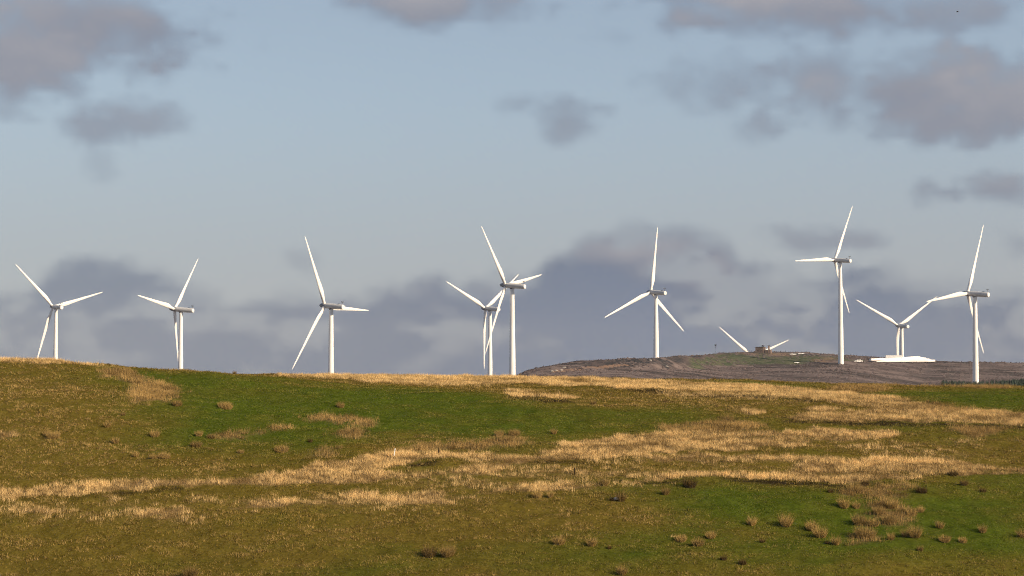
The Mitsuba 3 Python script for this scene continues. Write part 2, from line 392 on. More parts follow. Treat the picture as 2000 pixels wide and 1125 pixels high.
def hillside_colour(p, n, uv):
    a = mikit.fbm(p.x * 1.7, p.y * 1.2, 0, 3)
    b = mikit.noise(p.x * 9, p.y * 6, 0)
    green = mikit.mix((.040, .061, .005), (.076, .100, .012), a)
    olive = mikit.mix((.084, .066, .010), (.145, .112, .022), a)
    c = mikit.mix(olive, green, uv.y)
    c = mikit.mix(c, mi.Color3f(.22, .15, .07), dr.clip(uv.x, 0, 1))
    c = mikit.mix(c, mi.Color3f(.030, .022, .012), dr.clip(-uv.x, 0, 1))
    return c * (.72 + .5 * b)


def moor_colour(p, n, uv):
    a = mikit.fbm(p.x * .05, p.y * .11, 0, 4)
    b = mikit.fbm(p.x * .3, p.y * .5, 3, 3)
    heath = mikit.mix((.094, .076, .074), (.172, .138, .130), mikit.smoothstep(.38, .62, a * .6 + b * .4))
    heath = mikit.mix(heath, mi.Color3f(.035, .032, .032), mikit.smoothstep(.56, .66, mikit.fbm(p.x * .035, p.y * .16, 7, 3)) * .7)
    grass = mikit.mix((.052, .070, .040), (.100, .104, .062), mikit.smoothstep(.35, .65, b))
    c = mikit.mix(heath, grass, dr.clip(uv.x, 0, 1))
    c = mikit.mix(c, mi.Color3f(.036, .036, .040), dr.clip(-uv.x, 0, 1) * mikit.smoothstep(.30, .55, b))
    c = mikit.mix(c, mi.Color3f(.235, .155, .110), dr.clip(uv.y, 0, 1) * (.6 + .4 * b))
    return mikit.mix(c, mi.Color3f(.030, .032, .036), dr.clip(-uv.y, 0, 1))


scene['hillside_soil'] = both({'type': 'diffuse', 'reflectance': mikit.proc(hillside_colour)})
scene['moor_soil'] = both({'type': 'diffuse', 'reflectance': mikit.proc(moor_colour)})

UV = np.zeros(GX.shape + (2,))
nr = GY <= 300
UV[nr, 0] = np.clip(np.maximum(sample(M_TAN, GX[nr], GY[nr]), sample(M_RUSH, GX[nr], GY[nr]) * .8) - sample(M_PEAT, GX[nr], GY[nr]) * 1.2, -1, 1)
UV[nr, 1] = sample(M_GREEN, GX[nr], GY[nr])
far = dict(y0=1010.0, y1=1500.0, step=.6)
fr = (GY > 1000) & (GY < 1520) & (np.abs(GX) < 520)
fx, fy = GX[fr], GY[fr]
FP = np.stack([fx, fy, fx * 0], -1)
jx, jy = (meshkit.fbm(FP * .05 + 3, 3, 31) - .5) * 12, (meshkit.fbm(FP * .05 + 60, 3, 32) - .5) * 16


def far_mask(polys, wob=1.0):
    g = np.zeros(len(fx))
    for p in polys:
        g = np.maximum(g, shapely.contains_xy(patch(p, **far), fx + jx * wob, fy + jy * wob))
    return g


moor_green = far_mask([[(1340, 708), (1380, 695), (1440, 690), (1500, 690), (1560, 692), (1640, 696), (1630, 707), (1560, 711), (1480, 713), (1400, 716), (1340, 718)], [(1640, 697), (1690, 699), (1690, 705), (1640, 706)]])
moor_dark = far_mask([[(1060, 716), (1130, 707), (1200, 703), (1280, 700), (1360, 694), (1400, 692), (1390, 697), (1300, 706), (1200, 714), (1130, 712)], [(1650, 696), (1730, 701), (1725, 706), (1660, 702)], [(1820, 705), (1900, 708), (1900, 711), (1820, 709)], [(1180, 712), (1330, 708), (1300, 718), (1180, 720)]], .6)
earth = far_mask([[(1445, 690), (1480, 689), (1480, 693), (1445, 693)], [(1495, 690), (1550, 690), (1545, 696), (1515, 695)], [(1597, 702), (1614, 700), (1614, 708), (1600, 708)], [(1620, 698), (1628, 699), (1628, 706), (1618, 706)], [(1140, 715), (1240, 712), (1200, 716), (1150, 718)], [(1075, 724), (1150, 717), (1130, 725), (1080, 728)]], .25)
road = far_mask([[(1570, 690.5), (1600, 694), (1622, 700), (1616, 706), (1612, 706), (1614, 700), (1595, 696), (1570, 692.5)]], .1)
UV[fr, 0] = moor_green - moor_dark
UV[fr, 1] = earth - road

nx, ny = len(XS), len(YS)
cut = int(np.searchsorted(YS, 300.0))


def sheet(i0, i1):
    idx = np.arange(i0, i1 + 1)
    v = np.stack([GX[idx], GY[idx], GZ[idx]], -1).reshape(-1, 3)
    a, b = np.meshgrid(np.arange(len(idx) - 1), np.arange(nx - 1), indexing='ij')
    q = (a * nx + b).ravel()
    f = np.vstack([np.stack([q, q + 1, q + nx + 1], 1), np.stack([q, q + nx + 1, q + nx], 1)])
    return (v, f), UV[idx].reshape(-1, 2)


m, uv = sheet(0, cut)
scene['hillside'] = mikit.ply(m, 'hillside_soil', smooth=True, uv=uv)
labels['hillside'] = {'label': 'grazed grass hillside with tan and green patches filling the foreground', 'kind': 'structure'}
m, uv = sheet(cut, ny - 1)
scene['moor'] = mikit.ply(m, 'moor_soil', smooth=True, uv=uv)
labels['moor'] = {'label': 'purple brown heather moor rising behind the hillside', 'kind': 'structure'}

# ------------------------------------------------------------------ grass, rushes, heather
rng = np.random.default_rng(11)
scene['grass_blade'] = both({'type': 'diffuse', 'reflectance': {'type': 'mesh_attribute', 'name': 'vertex_color'}})


def blades(x, y, z, h, w, lean, col, lean_dir=None):
    """One leaning triangle per blade."""
    n = len(x)
    a = rng.uniform(0, 2 * np.pi, n)
    b = rng.uniform(0, 2 * np.pi, n) if lean_dir is None else lean_dir
    o = np.stack([x, y, z], 1)
    s = np.stack([np.cos(a), np.sin(a), 0 * a], 1) * (w / 2)[:, None]
    tip = o + np.stack([np.cos(b) * lean * h, np.sin(b) * lean * h, h], 1)
    v = np.stack([o - s, o + s, tip], 1).reshape(-1, 3)
    return v, np.arange(3 * n).reshape(-1, 3), np.repeat(col, 3, axis=0)


def scatter(density):
    """Points on the hillside in view, by a density per square metre on the grid of masks."""
    vis = (np.abs(MX) < .262 * MY + 4) & (MY > 127) & (MY < 232)
    n = rng.poisson(np.clip(density, 0, None) * vis * .0625)
    i, j = np.nonzero(n)
    k = n[i, j]
    x = np.repeat(MX[i, j], k) + rng.uniform(-.125, .125, k.sum())
    y = np.repeat(MY[i, j], k) + rng.uniform(-.125, .125, k.sum())
    return x, y


def tones(n, a, b, t):
    return np.asarray(a) + (np.asarray(b) - np.asarray(a)) * t[:, None]


def tufted(density, per, spread, hlo, hhi, wid, lean, colour, taller=None):
    x, y = scatter(density)
    n = len(x)
    hh = rng.uniform(hlo, hhi, n) * (1 if taller is None else taller(x, y))
    base = rng.uniform(0, 1, n)
    x2, y2 = np.repeat(x, per) + rng.normal(0, spread, n * per), np.repeat(y, per) + rng.normal(0, spread, n * per)
    h2 = np.repeat(hh, per) * rng.uniform(.6, 1.1, n * per)
    out = np.arctan2(y2 - np.repeat(y, per), x2 - np.repeat(x, per)) + rng.normal(0, .5, n * per)
    t = np.clip(np.repeat(base, per) + rng.normal(0, .18, n * per), 0, 1)
    return blades(x2, y2, ground(x2, y2) - .02, h2, np.full(n * per, wid), rng.uniform(0, lean, n * per), colour(x2, y2, t), out)


# short turf
def turf_colour(x, y, t):
    g = sample(M_GREEN, x, y)[:, None]
    k = np.clip((t - .5) * 1.5 + .5 + 1.1 * (sample(FB4, x, y) - .5) + 1.5 * (sample(FB5, x, y) - .5), 0, 1) ** 1.3
    c = tones(len(t), (.074, .053, .008), (.290, .208, .058), k) * (1 - g) + tones(len(t), (.044, .064, .007), (.155, .182, .028), k) * g
    straw = (rng.uniform(0, 1, len(t)) < .05 - .02 * g[:, 0])[:, None]
    dry = np.clip(np.maximum(sample(M_DRY, x, y), .45 * (1 - g[:, 0]) * sm(.40, .62, sample(FB4, x, y))) * (.45 + 1.2 * sm(.35, .6, sample(FB3, x, y))), 0, 1)[:, None] * rng.uniform(.25, .95, (len(t), 1))
    c = c * (1 - dry) + tones(len(t), (.14, .092, .034), (.50, .35, .145), k) * dry
    return np.where(straw, tones(len(t), (.20, .16, .07), (.32, .25, .11), t), c)


bare = 1 - np.clip(M_TAN + M_RUSH, 0, 1)
v, f, c = tufted(bare * (9 + 15 * sm(.35, .65, FB4)), 7, .055, .05, .19, .03, .8, turf_colour, lambda x, y: (.45 + 1.1 * sample(FB4, x, y)) * (1.15 - .5 * sample(M_GREEN, x, y)))
scene['turf'] = mikit.ply((v, f), 'grass_blade', color=c)
labels['turf'] = {'label': 'short green and olive pasture grass covering the hillside', 'category': 'grass', 'kind': 'stuff'}


def tan_colour(x, y, t):
    k = np.clip(t * .75 - .25 * (1 - sm(.1, .5, sample(M_TAN, x, y))) + 1.6 * (sample(FB4, x, y) - .5) + 1.0 * (sample(FB3, x, y) - .5) + 1.2 * (sample(FB5, x, y) - .5) + .08, 0, 1)
    return tones(len(t), (.21, .138, .052), (.84, .61, .285), k)


v, f, c = tufted(M_TAN * (30 + 14 * FB2), 11, .10, .20, .44, .018, .6, tan_colour, lambda x, y: .5 + .9 * sample(FB4, x, y))
scene['tall_grass'] = mikit.ply((v, f), 'grass_blade', color=c)
labels['tall_grass'] = {'label': 'tall bleached tan moor grass growing in long bands across the hillside', 'category': 'grass', 'kind': 'stuff'}


def rush_colour(x, y, t):
    k = np.clip(t * .75 + 1.8 * (sample(FB4, x, y) - .5) + .12, 0, 1)
    return tones(len(t), (.10, .066, .024), (.50, .34, .135), k)


v, f, c = tufted(M_RUSH * (24 + 8 * FB2), 12, .13, .24, .54, .018, .55, rush_colour, lambda x, y: .5 + .9 * sample(FB2, x, y))
scene['rushes'] = mikit.ply((v, f), 'grass_blade', color=c)
labels['rushes'] = {'label': 'brown rush beds growing in dense clumps among the pasture', 'category': 'rushes', 'kind': 'stuff'}
fringe = np.clip(gaussian_filter(M_PEAT, 2) * 1.4, 0, 1)
v, f, c = tufted(fringe * 6, 8, .10, .12, .32, .03, .6, lambda x, y, t: tones(len(t), (.028, .022, .010), (.085, .062, .024), t))
scene['ditch_rushes'] = mikit.ply((v, f), 'grass_blade', color=c)
labels['ditch_rushes'] = {'label': 'dark low rushes along the peaty ditch edges below the tan grass', 'category': 'rushes', 'kind': 'stuff'}

# tussocks that stand alone: (pixel, base row, width, height, tone) - tone 0 dark, 1 pale
SPOTS = {
    'a': [(1468, 1026, 18, 20, .8), (1155, 1066, 22, 19, .6), (1092, 1063, 30, 16, .6), (1363, 1066, 26, 18, .5), (1330, 1056, 30, 12, .7), (1388, 1050, 24, 14, .8), (1215, 1122, 20, 22, .5), (1050, 972, 22, 16, .8), (1075, 972, 12, 16, .8), (1300, 966, 17, 17, .4), (1180, 948, 22, 16, .5)],
    'b': [(1648, 991, 24, 22, .7), (1678, 1024, 30, 22, .6), (1704, 1026, 36, 16, .6), (1690, 1049, 52, 24, .6), (1632, 1064, 17, 20, .7), (1740, 1055, 15, 17, .7), (1786, 1050, 30, 26, .7), (1768, 1048, 16, 18, .7), (1797, 1076, 14, 12, .3), (1798, 1000, 16, 14, .8), (1836, 1032, 18, 17, .6), (1919, 1040, 16, 18, .6), (1995, 1050, 18, 18, .6), (1780, 1006, 30, 14, .7), (1737, 1022, 40, 16, .5), (1716, 1004, 26, 18, .6), (1740, 993, 26, 20, .7), (1668, 962, 30, 22, .6), (1672, 992, 18, 16, .7), (1880, 1060, 20, 12, .8), (1845, 1058, 30, 12, .7)],
    'c': [(1800, 963, 28, 14, .05), (1883, 948, 16, 16, .25), (1690, 948, 18, 14, .05), (1622, 962, 14, 10, .05), (1413, 1094, 15, 11, .05), (1450, 1102, 20, 11, .05), (1190, 1072, 10, 9, .05), (1489, 1060, 12, 10, .1), (1920, 962, 14, 10, .1), (1862, 928, 26, 10, .1), (1616, 1062, 10, 9, .1)],
    'd': [(302, 853, 22, 17, .7), (388, 852, 18, 15, .7), (104, 855, 36, 17, .7), (383, 873, 28, 15, .35), (412, 856, 20, 12, .25), (300, 896, 18, 12, .7), (320, 894, 34, 14, .7), (265, 892, 16, 12, .7), (210, 834, 14, 17, .6), (665, 796, 18, 15, .5), (346, 792, 24, 15, .4), (440, 796, 40, 15, .7), (240, 812, 12, 10, .3), (975, 852, 20, 18, .6), (1082, 848, 12, 16, .7), (606, 864, 11, 10, .05), (1160, 790, 16, 10, .3), (470, 885, 18, 10, .6), (550, 880, 40, 12, .6), (225, 865, 18, 16, .6), (458, 730, 8, 10, .3), (90, 850, 16, 14, .7), (1005, 850, 30, 16, .5), (1300, 786, 12, 10, .2), (1395, 738, 8, 7, .2), (1812, 785, 8, 7, .5)],
}
ORDER = ['leftmost'] + [f'{w} from the left' for w in ('second', 'third', 'fourth', 'fifth', 'sixth', 'seventh', 'eighth', 'ninth', 'tenth', 'eleventh', 'twelfth', 'thirteenth', 'fourteenth', 'fifteenth', 'sixteenth', 'seventeenth', 'eighteenth', 'nineteenth', 'twentieth', 'twenty-first', 'twenty-second', 'twenty-third', 'twenty-fourth', 'twenty-fifth', 'twenty-sixth', 'twenty-seventh')]
TXT = {'a': ('tan rush tussock, {} of those scattered over the lower middle pasture', 'tan rush tussocks scattered over the lower middle pasture'),
       'b': ('tan rush tussock, {} in the loose cluster on the lower right pasture', 'tan rush tussocks clustered on the lower right pasture'),
       'c': ('small dark rush tussock, {} of those on the lower right', 'dark rush tussocks on the lower right pasture'),
       'd': ('small brown rush tussock, {} of those on the upper slope', 'brown rush tussocks on the upper slope')}
ONE = [(1535, 1028, 27, 26, .75, 'round tan rush tussock alone in the green pasture, left of the touching pair'), (1585, 1037, 26, 20, .7, 'tan rush tussock, rear one of the touching pair in the lower right pasture'),
       (1602, 1049, 30, 23, .75, 'tan rush tussock, front one of the touching pair in the lower right pasture'), (838, 1086, 34, 22, .2, 'dark brown rush tussock, left of the two near the bottom edge left of centre'),
       (874, 1086, 34, 22, .5, 'half tan rush tussock, right of the two near the bottom edge left of centre'), (1213, 979, 20, 22, .3, 'rush tussock with tan top and dark base beside a grey boulder'),
       (1347, 951, 32, 20, .08, 'very dark rush tussock just below the tan band at middle right'), (372, 1128, 34, 24, .3, 'brown rush tussock cut by the bottom edge of the photo at left')]


def tussock(px, row, wpx, hpx, tone):
    g = on_ground(px, row)
    s = g[1] / F
    r, h = wpx * s * .52, hpx * s * 1.25
    n = int(np.clip(460 * (r / .45) ** 1.3, 150, 1100))
    q = np.sqrt(rng.uniform(0, 1, n)) * r * .62
    a = rng.uniform(0, 2 * np.pi, n)
    x, y = g[0] + np.cos(a) * q, g[1] + np.sin(a) * q
    t = np.clip(rng.normal(.5, .25, n), 0, 1)
    c = tones(n, (.035, .024, .012), (.10, .065, .028), t) * (1 - tone) + tones(n, (.21, .145, .050), (.70, .49, .18), t) * tone
    hh = h * rng.uniform(.45, 1.05, n) * (1 - .40 * (q / (r * .62)) ** 2)
    return mikit.ply(blades(x, y, ground(x, y) - .03, hh, np.full(n, .020), .08 + .50 * (q / (r * .62)) ** 1.5 + rng.uniform(0, .2, n), c, a + rng.normal(0, .6, n))[:2], 'grass_blade', color=np.repeat(c, 3, axis=0))


for which, spots in SPOTS.items():
    for i, (px, row, w, h, tone) in enumerate(sorted(spots)):
        key = thing('rush_tussock', TXT[which][0].format(ORDER[i]), 'tussock', TXT[which][1])
        scene[key] = tussock(px, row, w, h * (.8 if which == 'd' else 1), tone)
for px, row, w, h, tone, text in ONE:
    key = thing('rush_tussock', text, 'tussock')
    scene[key] = tussock(px, row, w, h, tone)

# heather clumps of the moor
x = rng.uniform(0, 430, 60000)
y = rng.uniform(1090, 1440, 60000)
keep = (np.abs(x / y) < .27) & (rng.uniform(0, 1, len(x)) < .15 + .85 * sm(.45, .62, meshkit.fbm(np.stack([x * .03, y * .09, x * 0], 1) + 4, 3, 41)))
x, y = x[keep][:7000], y[keep][:7000]
n = len(x)
r, h = rng.uniform(.4, 1.5, n), rng.uniform(.2, .7, n)
ring = np.arange(5) * 2 * np.pi / 5
z = ground(x, y) - .12
v = np.empty((n, 6, 3))
v[:, :5, 0] = x[:, None] + np.cos(ring) * r[:, None] * rng.uniform(.7, 1.3, (n, 5))
v[:, :5, 1] = y[:, None] + np.sin(ring) * r[:, None] * rng.uniform(.7, 1.3, (n, 5))
v[:, :5, 2] = z[:, None]
v[:, 5] = np.stack([x, y, z + h + .12], 1)
f = (np.array([(i, (i + 1) % 5, 5) for i in range(5)])[None] + np.arange(n)[:, None, None] * 6).reshape(-1, 3)
t = rng.uniform(0, 1, n)
c = tones(n, (.072, .056, .056), (.150, .120, .114), t)
scene['heather'] = mikit.ply((v.reshape(-1, 3), f), 'grass_blade', color=np.repeat(c, 6, axis=0))
labels['heather'] = {'label': 'low purple brown heather growing over the distant moor', 'category': 'heather', 'kind': 'stuff'}

# young conifers in the valley at the right
vs, fs, cs, k0 = [], [], [], 0
for i in range(420):
    yy = rng.uniform(840, 960)
    px = rng.uniform(1838, 2120)
    xx = (px - 1000) / F * yy
    g = float(ground(xx, yy))
    top = slope(np.interp(px, [1838, 1860, 1900, 1940, 2000, 2100], [741, 740.5, 743.5, 741, 737.5, 736]) + rng.uniform(-.6, 5.5)) * yy
    tiers = 6
    for k in range(tiers):
        u0, u1 = k / tiers, (k + 1.5) / tiers
        zz0, zz1 = g + (top - g) * u0, min(g + (top - g) * u1, top)
        rr = 2.4 * (1 - u0) ** .8 + .25
        m_ = 7
        an = np.arange(m_) * 2 * np.pi / m_ + rng.uniform(0, 6)
        jr = rr * rng.uniform(.6, 1.25, m_)
        vs.append(np.vstack([np.stack([xx + np.cos(an) * jr, yy + np.sin(an) * jr, zz0 + rng.uniform(-.4, .4, m_)], 1), [[xx, yy, zz1]]]))
        fs.append(np.array([(j, (j + 1) % m_, m_) for j in range(m_)]) + k0)
        cs.append(np.tile(np.array([.030, .045, .034]) * rng.uniform(.7, 1.4), (m_ + 1, 1)))
        k0 += m_ + 1
scene['conifer_plantation'] = mikit.ply((np.vstack(vs), np.vstack(fs)), 'grass_blade', color=np.vstack(cs))
labels['conifer_plantation'] = {'label': 'dark blue green conifer tops just behind the crest at far right', 'category': 'trees', 'kind': 'stuff'}

# ------------------------------------------------------------------ the wind turbines
scene['white_paint'] = paint((.82, .82, .80), (.70, .69, .66))
scene['blade_paint'] = paint((.82, .81, .79), (.72, .71, .68))
scene['nacelle_shade_grey'] = paint((.52, .53, .53), (.44, .44, .43))  # nacelle guessed greyer than its white rear cover; shade put into its colour
scene['nose_shade_grey'] = paint((.20, .22, .25), (.16, .17, .19))  # hub nose: dark grey guessed from its look in shade, shade included
scene['dark_metal'] = both({'type': 'principled', 'base_color': rgb(.06, .065, .07), 'roughness': .5})

# blade: z out along the blade, y towards the leading edge, x towards the wind
ST = np.array([(.9, 1.9, 1.0, 14), (1.8, 1.9, 1.0, 14), (3.2, 1.95, .85, 14), (4.8, 2.35, .56, 13.5), (6.5, 2.85, .38, 12.5), (8.3, 3.1, .30, 11), (10.5, 3.0, .26, 9), (14, 2.6, .23, 6.5), (19, 2.15, .21, 4), (25, 1.7, .19, 2), (31, 1.28, .18, .6), (36, .95, .17, -.3), (38.6, .68, .16, -.6), (39.6, .40, .16, -.6), (40, .12, .18, -.6)])
sec = []
an = np.arange(20) * 2 * np.pi / 20
for r_, ch, th, tw in ST:
    ch = ch * .86
    rnd = np.clip((th - .30) / .70, 0, 1)
    xi = (1 - np.cos(an)) / 2
    half = np.where(an <= np.pi, 1, -1) * (rnd * np.sqrt(np.maximum(xi * (1 - xi), 0)) + (1 - rnd) * 2.6 * th * (np.sqrt(xi) * (1 - xi) * 1.0) * .72)
    ax_ = .5 * rnd + .30 * (1 - rnd)
    cy, cx = (ax_ - xi) * ch, half * ch * (1 if rnd > 0 else 1)
    tw = math.radians(tw + 2)
    sec.append(np.stack([cx * math.cos(tw) + cy * math.sin(tw), cy * math.cos(tw) - cx * math.sin(tw), np.full(20, r_)], 1))
BLADE = mikit.ply(loft(sec), 'blade_paint', smooth=50)


def super_ring(x, ry, rz, zc=0, n=28, e=2.15):
    a = np.arange(n) * 2 * np.pi / n
    c, s = np.cos(a), np.sin(a)
    return np.stack([np.full(n, x), ry * np.sign(c) * np.abs(c) ** (2 / e), zc + rz * np.sign(s) * np.abs(s) ** (2 / e)], 1)


# nacelle: x towards the wind from the tower's axis
NACELLE = mikit.ply(loft([super_ring(*a) for a in ((-7.75, 1.25, 1.22), (-7.55, 1.32, 1.28), (-4, 1.42, 1.40), (1.5, 1.42, 1.40), (3.0, 1.34, 1.32), (3.45, 1.25, 1.22))]), 'nacelle_shade_grey', smooth=35)
REAR = mikit.ply(loft([super_ring(*a) for a in ((-8.15, .95, .93), (-8.08, 1.12, 1.10), (-7.80, 1.20, 1.17), (-7.70, 1.20, 1.17))]), 'white_paint', smooth=35)
mast = trimesh.util.concatenate([trimesh.creation.cylinder(.09, segment=[(-7.2, 0, 1.1), (-7.2, 0, 2.9)], sections=8), trimesh.creation.cylinder(.07, segment=[(-7.2, -.7, 2.5), (-7.2, .7, 2.5)], sections=8), box((-7.5, -.8, 2.45), (-6.9, -.6, 2.8)), box((-7.35, .55, 2.45), (-7.05, .85, 2.9)), box((-5.4, -.4, 1.2), (-4.6, .4, 1.6))])
MAST = mikit.ply(mast, 'dark_metal')
HUB = mikit.ply(loft([super_ring(x_, r_, r_, 0, 28, 2.0) for x_, r_ in ((-.85, 1.1), (-.8, 1.28), (.8, 1.32), (1.6, 1.2), (2.4, .98), (3.0, .7), (3.4, .38), (3.55, .1))]), 'nose_shade_grey', smooth=35)
COLLAR = mikit.ply(loft([super_ring(x_, r_, r_, 0, 28, 2.0)[:, [1, 2, 0]] for x_, r_ in ((-1.85, 1.16), (-1.3, 1.16))]), 'dark_metal', smooth=35)

TURBINES = [  # yaw, blade angle, hub pixel and row, distance, tower height, label
    (41.0, 73.8, 103.4, 598.9, 1394, 'leftmost white wind turbine, blades in a wide Y above the tan grassed hill top'),
    (69.3, 38.9, 340.8, 603.7, 1188, 'second white wind turbine from the left, lower blade hanging beside the tower'),
    (56.5, 91.9, 634.3, 596.9, 1076, 'third white wind turbine from the left, one blade level to the right'),
    (48.0, 53.6, 947.6, 602.3, 1336, 'smaller, farther white wind turbine of the overlapping pair in the middle'),
    (58.3, 79.0, 987.3, 557.2, 1106, 'larger, nearer white wind turbine of the overlapping pair in the middle'),
    (41.5, 5.6, 1271.2, 570.5, 1245, 'white wind turbine with one blade straight up, on the left shoulder of the moor'),
    (22.5, 68.5, 1467.1, 696.4, 1756, 'white wind turbine hidden behind the moor top, only two blades showing beside the building'),
    (45.8, 26.5, 1629.9, 508.0, 1306, 'white wind turbine standing highest, tower in full view beside the small white vehicle'),
    (22.9, 56.8, 1754.6, 636.0, 1489, 'white wind turbine behind the heap of white blades, two blades raised in a V'),
    (48.9, 21.7, 1889.6, 573.2, 1080, 'rightmost white wind turbine, standing just behind the crest near the right edge')]
tilt, cone = math.radians(5), math.radians(2)
for yaw, ang, px, row, Y, text in TURBINES:
    key = thing('wind_turbine', text, 'wind turbine', 'white wind turbines standing beyond the hillside')
    hub, b = at(px, row, Y), math.radians(yaw)
    axis = np.array([-math.sin(b) * math.cos(tilt), math.cos(b) * math.cos(tilt), math.sin(tilt)])
    side = np.array([math.cos(b), math.sin(b), 0])
    up = np.cross(side, axis)
    left = -side                                       # x = axis, y = left, z = up
    centre = hub - axis * 4.3                           # on the tower's axis
    foot = min(float(ground(centre[0], centre[1])) - .3, hub[2] - 45)
    top = centre[2] - 1.55
    n_seg = []
    L = top - foot
    for u in np.concatenate([np.linspace(0, 1, 9)]):
        rad = 1.85 + (1.08 - 1.85) * u
        n_seg.append(np.stack([centre[0] + rad * np.cos(an2 := np.arange(32) * 2 * np.pi / 32), centre[1] + rad * np.sin(an2), np.full(32, foot + L * u)], 1))
    part(key, 'tower', mikit.ply(loft(n_seg), 'white_paint', smooth=35))
    M = frame(centre, axis, left, up)
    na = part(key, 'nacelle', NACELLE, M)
    part(na, 'rear_cover', REAR, M)
    part(na, 'sensor_mast', MAST, M)
    part(key, 'yaw_collar', COLLAR, M)
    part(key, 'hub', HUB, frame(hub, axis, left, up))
    for k in range(3):
        t = math.radians(ang + 120 * k)
        d = math.cos(t) * up + math.sin(t) * side
        lead = math.sin(t) * up - math.cos(t) * side
        out = math.cos(cone) * d + math.sin(cone) * axis
        wind = np.cross(lead, out)
        part(key, 'blade', BLADE, frame(hub, wind, lead, out))

# ------------------------------------------------------------------ things on the moor
def on_moor(px, row):
    return on_ground(px, row, **far)


def lying(px0, r0, px1, r1, flat, text, dy=0.0):
    """A turbine blade on the ground, its root at the first pixel."""
    key = thing('turbine_blade', text, 'turbine blade', 'white turbine blades lying on the moor')
    a, c = (np.array(at(px, r, on_moor(px, 708.3)[1] + dy)) for px, r in ((px0, r0), (px1, r1)))
    d = (c - a) / np.linalg.norm(c - a)
    upv = np.array([0, 0, 1.0]) - d * d[2]
    upv /= np.linalg.norm(upv)
    q = math.radians(flat)
    lead = -(upv * math.cos(q)) + np.cross(d, upv) * math.sin(q)
    part(None, key, BLADE, frame(a - d * .9, np.cross(lead, d), lead, d) @ np.diag([1, 1, np.linalg.norm(c - a) / 39.1, 1]))


YP = float(on_moor(1760, 708.3)[1])
lying(1826, 704.8, 1712, 706.5, 15, 'front white turbine blade of the heap, thick root at the right end')
lying(1698.5, 702.5, 1815, 705, 30, 'white turbine blade of the heap with its root at the left end', 5)
lying(1815, 702.5, 1722, 704, 10, 'rear white turbine blade of the heap, behind the front one', 9)
lying(1808, 700.5, 1716, 702, 5, 'topmost white turbine blade of the heap on the moor', 13)
key = thing('white_container', 'long white container standing on the moor behind the turbine blades, left of the tower', 'container')
c0, c1 = at(1730, 700, YP + 14), at(1762, 700, YP + 14)
zc = min(float(ground(c0[0], c0[1])), float(ground(c1[0], c1[1])), slope(703.0) * YP) - .1
cw = c1[0] - c0[0]
top = slope(694.3) * (YP + 14)
part(key, 'body', mikit.ply(box((c0[0], c0[1], zc), (c1[0], c0[1] + 2.6, top)), 'white_paint'))
for k in range(14):
    xx = c0[0] + cw * (k + .5) / 14
    part(key, 'rib', mikit.ply(box((xx - .18, c0[1] - .07, zc + .25), (xx + .18, c0[1] - .003, top - .2)), 'white_paint'))
part(key, 'roof_rim', mikit.ply(box((c0[0] - .06, c0[1] - .1, top + .003), (c1[0] + .06, c0[1] + 2.7, top + .15)), 'white_paint'))

# the white vehicle by the tall turbine
g = on_moor(1676, 708)
key = thing('white_pickup', 'small white vehicle parked on the moor between the tall turbine and the heap of blades', 'vehicle')
scene['tyre_rubber'] = diffuse(.03, .03, .03)
scene['car_glass'] = both({'type': 'principled', 'base_color': rgb(.03, .035, .04), 'roughness': .08, 'specular': .6})
prof = [(-2.7, .45), (-2.75, .95), (-2.6, 1.1), (-1.35, 1.25), (-.75, 1.85), (1.1, 1.9), (1.35, 1.75), (1.4, 1.3), (2.65, 1.3), (2.7, .45)]
body = trimesh.creation.extrude_polygon(shapely.Polygon(prof), 1.8, engine='earcut')
rot = trimesh.transformations.rotation_matrix(math.pi / 2, [1, 0, 0])
body.apply_transform(rot)
V = frame(g + np.array([0, .9, .0]), [math.cos(.15), math.sin(.15), 0], [-math.sin(.15), math.cos(.15), 0], [0, 0, 1])
part(key, 'body', mikit.ply(body, 'white_paint'), V)
for x0, x1 in ((-.75, .15), (.25, 1.0)):
    part(key, 'side_window', mikit.ply(box((x0, -1.815, 1.3), (x1, -1.79, 1.7)), 'car_glass'), V)
part(key, 'windscreen', mikit.ply(trimesh.Trimesh([(-1.33, -1.65, 1.29), (-1.33, -.15, 1.29), (-.8, -.25, 1.82), (-.8, -1.55, 1.82)], [(0, 1, 2), (0, 2, 3)], process=False), 'car_glass'), V @ trimesh.transformations.translation_matrix([-.03, 0, .03]))
for x0 in (-1.75, 1.75):
    for y0 in (-1.72, -.08):
        part(key, 'wheel', mikit.ply(trimesh.creation.cylinder(.38, segment=[(x0, y0 - .13, .38), (x0, y0 + .13, .38)], sections=18), 'tyre_rubber'), V)

# the stone building on the moor top
scene['brown_stone'] = both({'type': 'diffuse', 'reflectance': mikit.proc(lambda p, n, uv: mikit.mix((.16, .115, .095), (.27, .19, .155), mikit.fbm(p.x * 1.3, p.y * 1.3, p.z * 2.6, 3)))})
scene['dark_opening'] = diffuse(.02, .02, .022)
scene['slate_roof'] = diffuse(.07, .07, .075)
g = on_moor(1486, 689)
Yb = g[1]
mpp = Yb / F
zb = float(ground(g[0], Yb)) - .4
key = thing('stone_building', 'small flat topped brown stone building with chimneys on the highest point of the moor', 'building')
B = frame(np.array([at(1473, 689, Yb)[0], Yb, zb]), [math.cos(.38), -math.sin(.38), 0], [math.sin(.38), math.cos(.38), 0], [0, 0, 1])
W, D, H = 19 * mpp, 5.0, slope(678.3) * Yb - zb
part(key, 'wall', mikit.ply(box((0.8, 0, 0), (W, D, H)), 'brown_stone'), B)
part(key, 'roof', mikit.ply(box((.6, -.2, H + .003), (W + .2, D + .2, H + .28)), 'slate_roof'), B)
